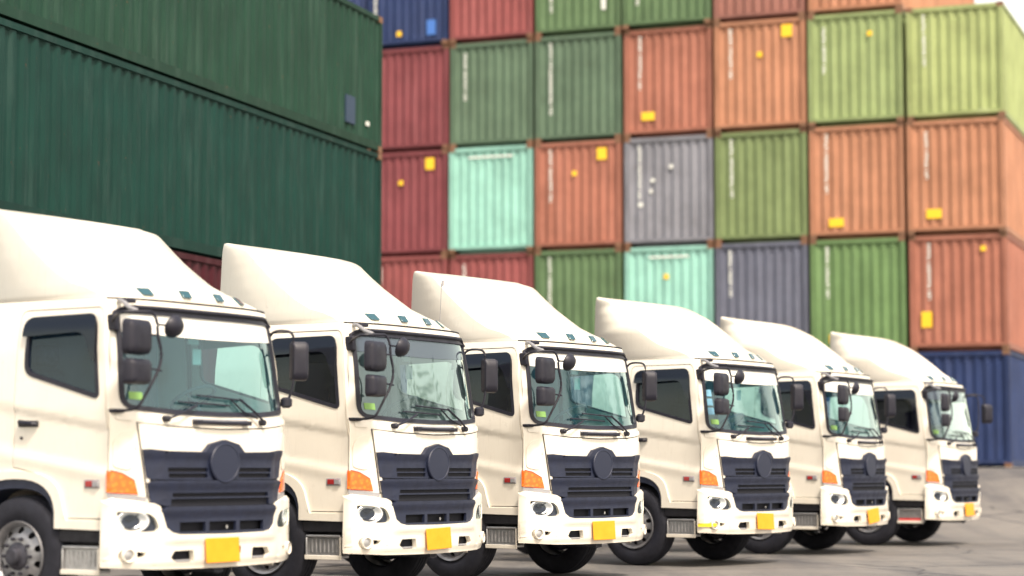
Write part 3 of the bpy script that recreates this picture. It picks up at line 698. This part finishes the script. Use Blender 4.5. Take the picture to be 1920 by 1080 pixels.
for i, ((X, Z, a), v) in enumerate(zip(TR, VAR)):
    T = make_truck(v)
    T.location = (X, Z, 0); T.rotation_euler = (0, 0, R(90 - a))
    tag(T, v['label'], 'lorry', 'white lorries parked side by side')

# ---------------------------------------------------------------- ground
WALL = (12.355, 52.38, 21.147)      # right corner of the container wall, angle
def gz(x, y):
    q = y + math.tan(R(WALL[2])) * x; q0 = WALL[1] + math.tan(R(WALL[2])) * WALL[0]
    return 1.32 * sstep(q0 - 14.2, q0 - .6, q)
bm = bmesh.new()
xs = [-250, -140, -80, -40] + [-30 + 2 * k for k in range(36)] + [60, 100, 160, 250]; ys = [-150, -60, -20, 0, 8, 14] + [16 + k for k in range(50)] + [70, 80, 100, 150, 250, 350]
vg = [[bm.verts.new((x, y, gz(x, y))) for x in xs] for y in ys]
for j in range(len(ys) - 1):
    for i in range(len(xs) - 1): bm.faces.new((vg[j][i], vg[j][i + 1], vg[j + 1][i + 1], vg[j + 1][i]))
m, t, p = nmat('worn_concrete_yard')
vobj = mapped(t)
n1 = noise(t, .35, 6, vobj, .6); n2 = noise(t, 2.5, 8, vobj, .65); n3 = noise(t, 70, 3, vobj, .5)
c = mixc(t, ramp(t, n1, .35, .65), (.185, .172, .158), (.105, .100, .098)); c = mixc(t, ramp(t, n2, .42, .72, 0, .55), c, (.22, .20, .175)); c = mixc(t, ramp(t, n3, .3, .7, 0, .25), c, (.06, .058, .06))
# oil and tyre stains stretched along the lanes
ns = noise(t, .9, 5, mapped(t, (1, .12, 1)), .6); c = mixc(t, ramp(t, ns, .48, .66, 0, .7), c, (.055, .055, .062))
vc = t.nodes.new('ShaderNodeTexVoronoi'); vc.feature = 'DISTANCE_TO_EDGE'; vc.inputs['Scale'].default_value = .16
wn = t.nodes.new('ShaderNodeTexNoise'); wn.inputs['Scale'].default_value = 1.3; wn.inputs['Detail'].default_value = 5; t.links.new(vobj, wn.inputs['Vector'])
vm = t.nodes.new('ShaderNodeVectorMath'); vm.operation = 'MULTIPLY_ADD'; vm.inputs[1].default_value = (.9, .9, 0); t.links.new(wn.outputs['Color'], vm.inputs[0]); t.links.new(vobj, vm.inputs[2]); t.links.new(vm.outputs[0], vc.inputs['Vector'])
c = mixc(t, ramp(t, vc.outputs['Distance'], .0075, .002, 0, .75), c, (.03, .03, .035))
# slab joints: brick pattern with thin dark mortar
br = t.nodes.new('ShaderNodeTexBrick'); br.inputs['Scale'].default_value = 1; br.inputs['Mortar Size'].default_value = .028; br.inputs['Brick Width'].default_value = 5.2; br.inputs['Row Height'].default_value = 4.2; br.offset = 0
mp = t.nodes.new('ShaderNodeMapping'); mp.inputs['Rotation'].default_value = (0, 0, R(-21)); mp.inputs['Location'].default_value = (1.3, .6, 0); tc = t.nodes.new('ShaderNodeTexCoord')
t.links.new(tc.outputs['Object'], mp.inputs[0]); t.links.new(mp.outputs[0], br.inputs['Vector'])
c = mixc(t, br.outputs['Fac'], c, (.035, .035, .045)); t.links.new(c, p.inputs['Base Color'])
t.links.new(ramp(t, n2, .3, .7, .55, .85), p.inputs['Roughness'])
b = t.nodes.new('ShaderNodeBump'); b.inputs['Strength'].default_value = .35; b.inputs['Distance'].default_value = .01; t.links.new(n3, b.inputs['Height']); t.links.new(b.outputs[0], p.inputs['Normal'])
g = mk('ground', bm, m, smooth=True); tag(g, kind='structure')

# ---------------------------------------------------------------- containers
CPAL = {'crimson': (.21, .055, .064), 'red': (.27, .078, .078), 'rust': (.36, .145, .100), 'orange': (.44, .210, .125), 'brown': (.28, .125, .10), 'green': (.105, .175, .085), 'olive': (.19, .25, .11),
        'grassy': (.145, .245, .100), 'pale': (.27, .34, .15), 'gold': (.34, .40, .17), 'teal': (.105, .165, .110), 'aqua': (.29, .56, .48), 'slate': (.13, .14, .19), 'grey': (.23, .235, .27), 'navy': (.035, .055, .15), 'blue': (.022, .040, .12),
        'forest': (.0008, .034, .026), 'forest2': (.008, .044, .026), 'maroon': (.05, .004, .010)}
def cmat(name, col):
    m, t, p = nmat(name + '_container_paint')
    v = mapped(t, (1, 1, 1), True); vs = mapped(t, (1.6, 1.6, .16), True)
    n1 = noise(t, 1.1, 5, v, .6); n2 = noise(t, 3.0, 6, vs, .65); n3 = noise(t, 9, 6, v, .7)
    dk = tuple(x * .72 for x in col); lt = tuple(min(1, x * 1.12 + .03) for x in col)
    c = mixc(t, ramp(t, n1, .35, .7), col, dk); c = mixc(t, ramp(t, n2, .5, .75, 0, .6), c, lt)
    c = mixc(t, ramp(t, n3, .66, .72, 0, .75), c, (.13, .055, .03))
    t.links.new(c, p.inputs['Base Color']); p.inputs['Roughness'].default_value = .6; p.inputs['Specular IOR Level'].default_value = .25
    return m
CM = {k: cmat(k, v) for k, v in CPAL.items()}
FRAMEM = {}
def fmat(k):
    if k not in FRAMEM: FRAMEM[k] = cmat(k + '_frame', tuple(x * .85 for x in CPAL[k]))
    return FRAMEM[k]
RUST = simple('rusty_casting', (.20, .10, .055), .7, var=.4, vscale=6)
MARK = simple('white_marking', (.72, .74, .70), .6, var=.15)
YEL = simple('yellow_placard', (.90, .55, .02), .5, var=.1)
BLUEP = simple('blue_placard', (.05, .16, .50), .5)
def corr(n, x0, x1, dep):
    """corrugated trapezoid profile from x0 to x1"""
    pts = []; p_ = (x1 - x0) / n
    for k in range(n):
        a = x0 + k * p_
        pts += [(a, 0), (a + .28 * p_, 0), (a + .5 * p_, dep), (a + .78 * p_, dep)]
    pts.append((x1, 0)); return pts
CACHE = {}
def cmesh(W_, H_, L_):
    key = (W_, H_, L_)
    if key in CACHE: return CACHE[key]
    hx, g = W_ / 2, .13
    bm = bmesh.new()
    def wall(pts, f):
        A = [bm.verts.new(f(a, d, .16)) for a, d in pts]; B = [bm.verts.new(f(a, d, H_ - .11)) for a, d in pts]
        for k in range(len(pts) - 1): bm.faces.new((A[k], A[k + 1], B[k + 1], B[k]))
    e = corr(9, -hx + .1, hx - .1, .045); sd_ = corr(int(L_ / .28), .12, L_ - .12, .036)
    wall(e, lambda a, d, z: (a, .03 + d, z)); wall(e, lambda a, d, z: (a, L_ - .03 - d, z))
    wall(sd_, lambda a, d, z: (-hx + .02 + d, a, z)); wall(sd_, lambda a, d, z: (hx - .02 - d, a, z))
    box(bm, -hx + .04, hx - .04, .05, L_ - .05, H_ - .12, H_ - .08)
    box(bm, -hx + .04, hx - .04, .05, L_ - .05, .12, .20)
    box(bm, -hx + .18, hx - .18, .30, L_ - .30, .006, .118)
    bmesh.ops.recalc_face_normals(bm, faces=bm.faces)
    me1 = bpy.data.meshes.new('panels'); bm.to_mesh(me1); bm.free()
    bm = bmesh.new()
    for sx in (-1, 1):
        for y0, y1 in ((0, .12), (L_ - .12, L_)): box(bm, *sorted((sx * hx, sx * (hx - .11))), y0, y1, .118, H_ - .118)
        box(bm, *sorted((sx * hx, sx * (hx - .06))), .12, L_ - .12, H_ - .10, H_ - .01); box(bm, *sorted((sx * hx, sx * (hx - .06))), .12, L_ - .12, .03, .18)
    for y0, y1 in ((.0, .07), (L_ - .07, L_)):
        box(bm, -hx + .11, hx - .11, y0, y1, H_ - .13, H_ - .02); box(bm, -hx + .11, hx - .11, y0, y1, .10, .19)
    nf = len(bm.faces)
    for sx in (-1, 1):
        for y0, y1 in ((-.004, .178), (L_ - .178, L_ + .004)):
            for z0, z1 in ((0, .118), (H_ - .118, H_)): box(bm, *sorted((sx * (hx + .004), sx * (hx - .165))), y0, y1, z0, z1)
    bm.faces.ensure_lookup_table()
    for i_ in range(nf, len(bm.faces)): bm.faces[i_].material_index = 1
    me2 = bpy.data.meshes.new('frame'); bm.to_mesh(me2); bm.free()
    me1.materials.append(None); me2.materials.append(None); me2.materials.append(RUST)
    CACHE[key] = (me1, me2); return CACHE[key]
def cobj(name, me, mat, parent):
    o = bpy.data.objects.new(name, me); COL.objects.link(o); o.parent = parent
    o.material_slots[0].link = 'OBJECT'; o.material_slots[0].material = mat; return o
def container(colr, W_, H_, L_, loc, rz, label, group, marks=()):
    T = empty('shipping_container', loc, rz)
    a, b = cmesh(W_, H_, L_)
    cobj('corrugated_wall', a, CM[colr], T); cobj('frame', b, fmat(colr), T)
    for k in marks:
        kind, u, z = k[:3]
        x = -W_ / 2 + u * W_; zz = z * H_
        bm = bmesh.new()
        if kind == 'code':        # vertical strip of small painted characters, illegible at this distance
            n_ = k[3]; rr = random.Random(hash((round(loc[0], 2), round(loc[2], 2), 3)) & 0xffff)
            z1 = zz
            for i in range(n_):
                z1 -= .109
                if i == 4 or i == n_ - 2:
                    z1 -= .06; mk('code_marking', bm, MARK, T, smooth=False); bm = bmesh.new()
                w_ = .07; box(bm, x - w_ / 2, x + w_ / 2, .022, .030, z1, z1 + .018)
                s_ = rr.random()
                if s_ < .6: box(bm, x - w_ / 2, x - w_ / 2 + .018, .022, .030, z1 + .018, z1 + .075)
                if s_ > .3: box(bm, x + w_ / 2 - .018, x + w_ / 2, .022, .030, z1 + .018, z1 + .075)
                box(bm, x - w_ / 2, x + w_ / 2, .022, .030, z1 + .075, z1 + .109)
            mk('code_marking', bm, MARK, T, smooth=False)
        else:
            w_, h_ = k[3], k[4]
            box(bm, x - w_ / 2, x + w_ / 2, .012, .028, zz - h_ / 2, zz + h_ / 2)
            mk({'y': 'yellow_placard', 'b': 'blue_placard', 'w': 'white_patch'}[kind], bm, {'y': YEL, 'b': BLUEP, 'w': MARK}[kind], T, smooth=False)
    return tag(T, label, 'container', group)
TH = R(WALL[2]); Hh, Ww = 2.9306, 2.5225; Z0 = 1.325
wd = Vector((-math.cos(TH), math.sin(TH), 0))         # along the wall to the left
def code(u=.14, z=.9, n=11): return ('code', u, z, n)
def yb(u, z, w_=.22, h_=.26): return ('y', u, z, w_, h_)
# columns from the right end (0) to the left (7+), rows from the ground (0) up to 5
GRID = {
 0: ['blue', 'rust', 'orange', 'gold'],
 1: ['navy', 'grassy', 'orange', 'pale'],
 2: ['green', 'slate', 'olive', 'orange', 'brown'],
 3: ['rust', 'aqua', 'grey', 'rust', 'brown'],
 4: ['slate', 'green', 'rust', 'teal', 'green', 'green'],
 5: ['green', 'red', 'aqua', 'teal', 'red', 'rust'],
 6: ['navy', 'red', 'crimson', 'crimson', 'blue', 'crimson'],
 7: ['rust', 'green', 'slate', 'navy', 'navy'],
}
GRID[3] = ['rust', 'aqua', 'grey', 'rust', 'green']
GRID[2] = ['green', 'slate', 'olive', 'orange', 'brown']
GRID[1] = ['navy', 'grassy', 'orange', 'pale', 'orange']
MK = {(0, 1): [code(.2, .93, 12), yb(.17, .27, .26, .40), ('y', .76, .87, .13, .13)], (0, 2): [code(.2, .9, 10), ('y', .27, .18, .38, .24)], (0, 3): [code(.18, .93, 11), ('w', .78, .05, .35, .10)],
      (1, 1): [code(.18, .93, 11), ('y', .28, .12, .42, .22)], (1, 2): [code(.18, .93, 13), ('y', .28, .14, .38, .22)], (1, 3): [code(.17, .88, 10), ('y', .66, .80, .12, .12)],
      (2, 1): [code(.16, .93, 10)], (2, 2): [code(.18, .93, 13)], (2, 3): [code(.18, .93, 11), ('y', .80, .88, .28, .32), ('y', .50, .68, .14, .14)], (2, 4): [('y', .30, .30, .38, .25)],
      (3, 1): [('w', .5, .90, 1.1, .05), ('y', .47, .72, .13, .13)], (3, 2): [code(.17, .92, 12), ('w', .53, .72, .10, .10), ('w', .32, .60, .10, .10), ('w', .30, .50, .08, .10), ('w', .18, .38, .12, .12)], (3, 3): [code(.18, .93, 12), ('y', .27, .19, .36, .22)], (3, 4): [code(.17, .93, 18)],
      (4, 1): [code(.17, .93, 18)], (4, 2): [code(.18, .93, 12), ('y', .78, .87, .27, .32), ('y', .46, .70, .13, .13)], (4, 3): [code(.18, .93, 17)], (4, 4): [code(.18, .93, 18), ('w', .80, .55, .12, 2.0)],
      (5, 1): [code(.17, .9, 9)], (5, 2): [('w', .5, .90, 1.3, .05)], (5, 3): [code(.18, .9, 11)], (5, 4): [code(.15, .9, 10)],
      (6, 1): [code(.18, .9, 9)], (6, 2): [code(.14, .9, 14), ('y', .78, .87, .26, .32), ('y', .42, .70, .13, .13)], (6, 3): [code(.14, .9, 15)], (6, 4): [code(.1, .9, 18), ('b', .80, .17, .26, .42), ('y', .40, .13, .14, .14)]}
RN = ['bottom', 'second', 'third', 'fourth', 'fifth', 'topmost']
CN = ['rightmost', 'second from right', 'third from right', 'fourth from right', 'fifth from right', 'sixth from right', 'leftmost visible', 'hidden leftmost']
WORD = {'crimson': 'crimson', 'red': 'faded red', 'rust': 'rust red', 'orange': 'orange', 'brown': 'brownish', 'green': 'green', 'olive': 'light olive green', 'grassy': 'grass green', 'pale': 'pale green', 'gold': 'light yellowish green', 'teal': 'grey green',
        'aqua': 'bright aqua', 'slate': 'slate blue', 'grey': 'blue grey', 'navy': 'navy', 'blue': 'dark blue'}
rj = random.Random(3)
for k, colm in GRID.items():
    for j, cn in enumerate(colm):
        c0 = Vector((WALL[0], WALL[1], 0)) + wd * ((k + .5) * Ww + (rj.random() - .5) * .03) + Vector((math.sin(TH), math.cos(TH), 0)) * ((rj.random() - .3) * .10)
        loc = (c0.x, c0.y, Z0 + j * Hh)
        extra = ''
        ms = MK.get((k, j), [])
        if any(q[0] == 'y' and q[3] > .2 for q in ms): extra = ' with yellow placard'
        elif any(q[0] == 'code' and q[3] > 14 for q in ms): extra = ' with long white code'
        lab = f"{WORD[cn]} container{extra}, {RN[j]} level, {CN[k]} column"
        container(cn, Ww - .085, Hh - .012, 12.19, loc, -TH, lab, 'containers stacked in the big wall', ms)
# ---- dark green stack on the left, long side to the yard
vp = math.atan((2350 - 960) / F)                         # direction of its long side, to the right of the view axis
dirv = Vector((math.sin(vp), math.cos(vp), 0))
s_px = 262 / 2.6; Zf = F / s_px
corner = Vector(((714 - 960) / F * Zf, Zf, 0))           # far top-right corner line of the stack
LL = 13.72; W2 = 2.44
near_right = corner - dirv * LL
rz = -vp                                                 # container's +y runs along dirv
right = Vector((dirv.y, -dirv.x, 0))
base = near_right - right * (W2 / 2)
bm = bmesh.new(); box(bm, -1.5, 1.5, -.4, LL + .4, -.05, .70)
pl = mk('concrete_plinth', bm, simple('plinth_concrete', (.28, .27, .25), .85, var=.3, vscale=3), bevel=.02); pl.location = base; pl.rotation_euler = (0, 0, rz)
tag(pl, 'low grey concrete plinth under the dark green container stack', 'plinth')
z = .70
for cn, H_, lab in (('slate', 1.30, 'half height slate container at the foot of the dark green stack'), ('maroon', 2.59, 'dark maroon container glimpsed between the first two lorry roofs'),
                    ('forest', 2.60, 'deep green container side, the lower of two filling the upper left'), ('forest2', 2.60, 'upper dark green container on the left, small blue patch near its end')):
    C_ = container(cn, W2, H_ - .012, LL, (base.x, base.y, z), rz, lab, 'dark container stack on the left')
    if cn in ('forest2',):
        bm = bmesh.new(); box(bm, W2 / 2 - .030, W2 / 2 + .004, 12.05, 12.45, .35, .85); mk('blue_placard', bm, simple('faded_blue', (.022, .045, .085), .6), C_, smooth=False)
        bm = bmesh.new(); box(bm, W2 / 2 - .030, W2 / 2 + .004, 13.0, 13.1, .42, .50); mk('white_patch', bm, MARK, C_, smooth=False)
    z += H_


# ---------------------------------------------------------------- trees on the right, outside the frame, mirrored in the windscreens
def tree(loc, h, seed, label):
    rr = random.Random(seed); T = empty('leafy_tree', loc)
    bm = bmesh.new(); tips = []
    def limb(p, d, L, r, lv):
        q = p
        for k in range(3):
            d2 = (d + Vector((rr.uniform(-.25, .25), rr.uniform(-.25, .25), rr.uniform(-.05, .15)))).normalized(); q2 = q + d2 * L / 3
            tube(bm, [q, q2], r * (1 - .2 * k), 6); q = q2; d = d2
            if lv < 3 and k: limb(q, (d + Vector((rr.uniform(-1, 1), rr.uniform(-1, 1), rr.uniform(0, .5)))).normalized(), L * .62, r * .5, lv + 1)
        tips.append(q)
        if lv < 3: limb(q, (d + Vector((rr.uniform(-.8, .8), rr.uniform(-.8, .8), .2))).normalized(), L * .6, r * .5, lv + 1)
    limb(Vector((0, 0, -.2)), Vector((0, 0, 1)), h * .48, .26, 0)
    mk('trunk', bm, BARK, T)
    bm = bmesh.new()
    for q in tips:
        for k in range(95):
            c = q + Vector((rr.gauss(0, .55), rr.gauss(0, .55), rr.gauss(0, .42))); a = Vector((rr.gauss(0, 1), rr.gauss(0, 1), rr.gauss(0, 1))).normalized() * .11; b = a.cross(Vector((rr.gauss(0, 1), rr.gauss(0, 1), rr.gauss(0, 1)))).normalized() * .055
            bm.faces.new([bm.verts.new(c - a), bm.verts.new(c + b), bm.verts.new(c + a), bm.verts.new(c - b)])
    mk('crown', bm, LEAF, T, smooth=False)
    return tag(T, label, 'tree', 'trees right of the lorries')
BARK = simple('bark', (.10, .075, .055), .9, var=.4); LEAF = simple('leaves', (.05, .09, .03), .6, var=.5, vscale=2)
tree((25.0, 33.5, gz(25.0, 33.5)), 10.5, 5, 'tall leafy tree mirrored in the second windscreen, off the right edge')
tree((33.0, 44.0, gz(33.0, 44.0)), 9.0, 11, 'smaller leafy tree behind the tall one, off the right edge')
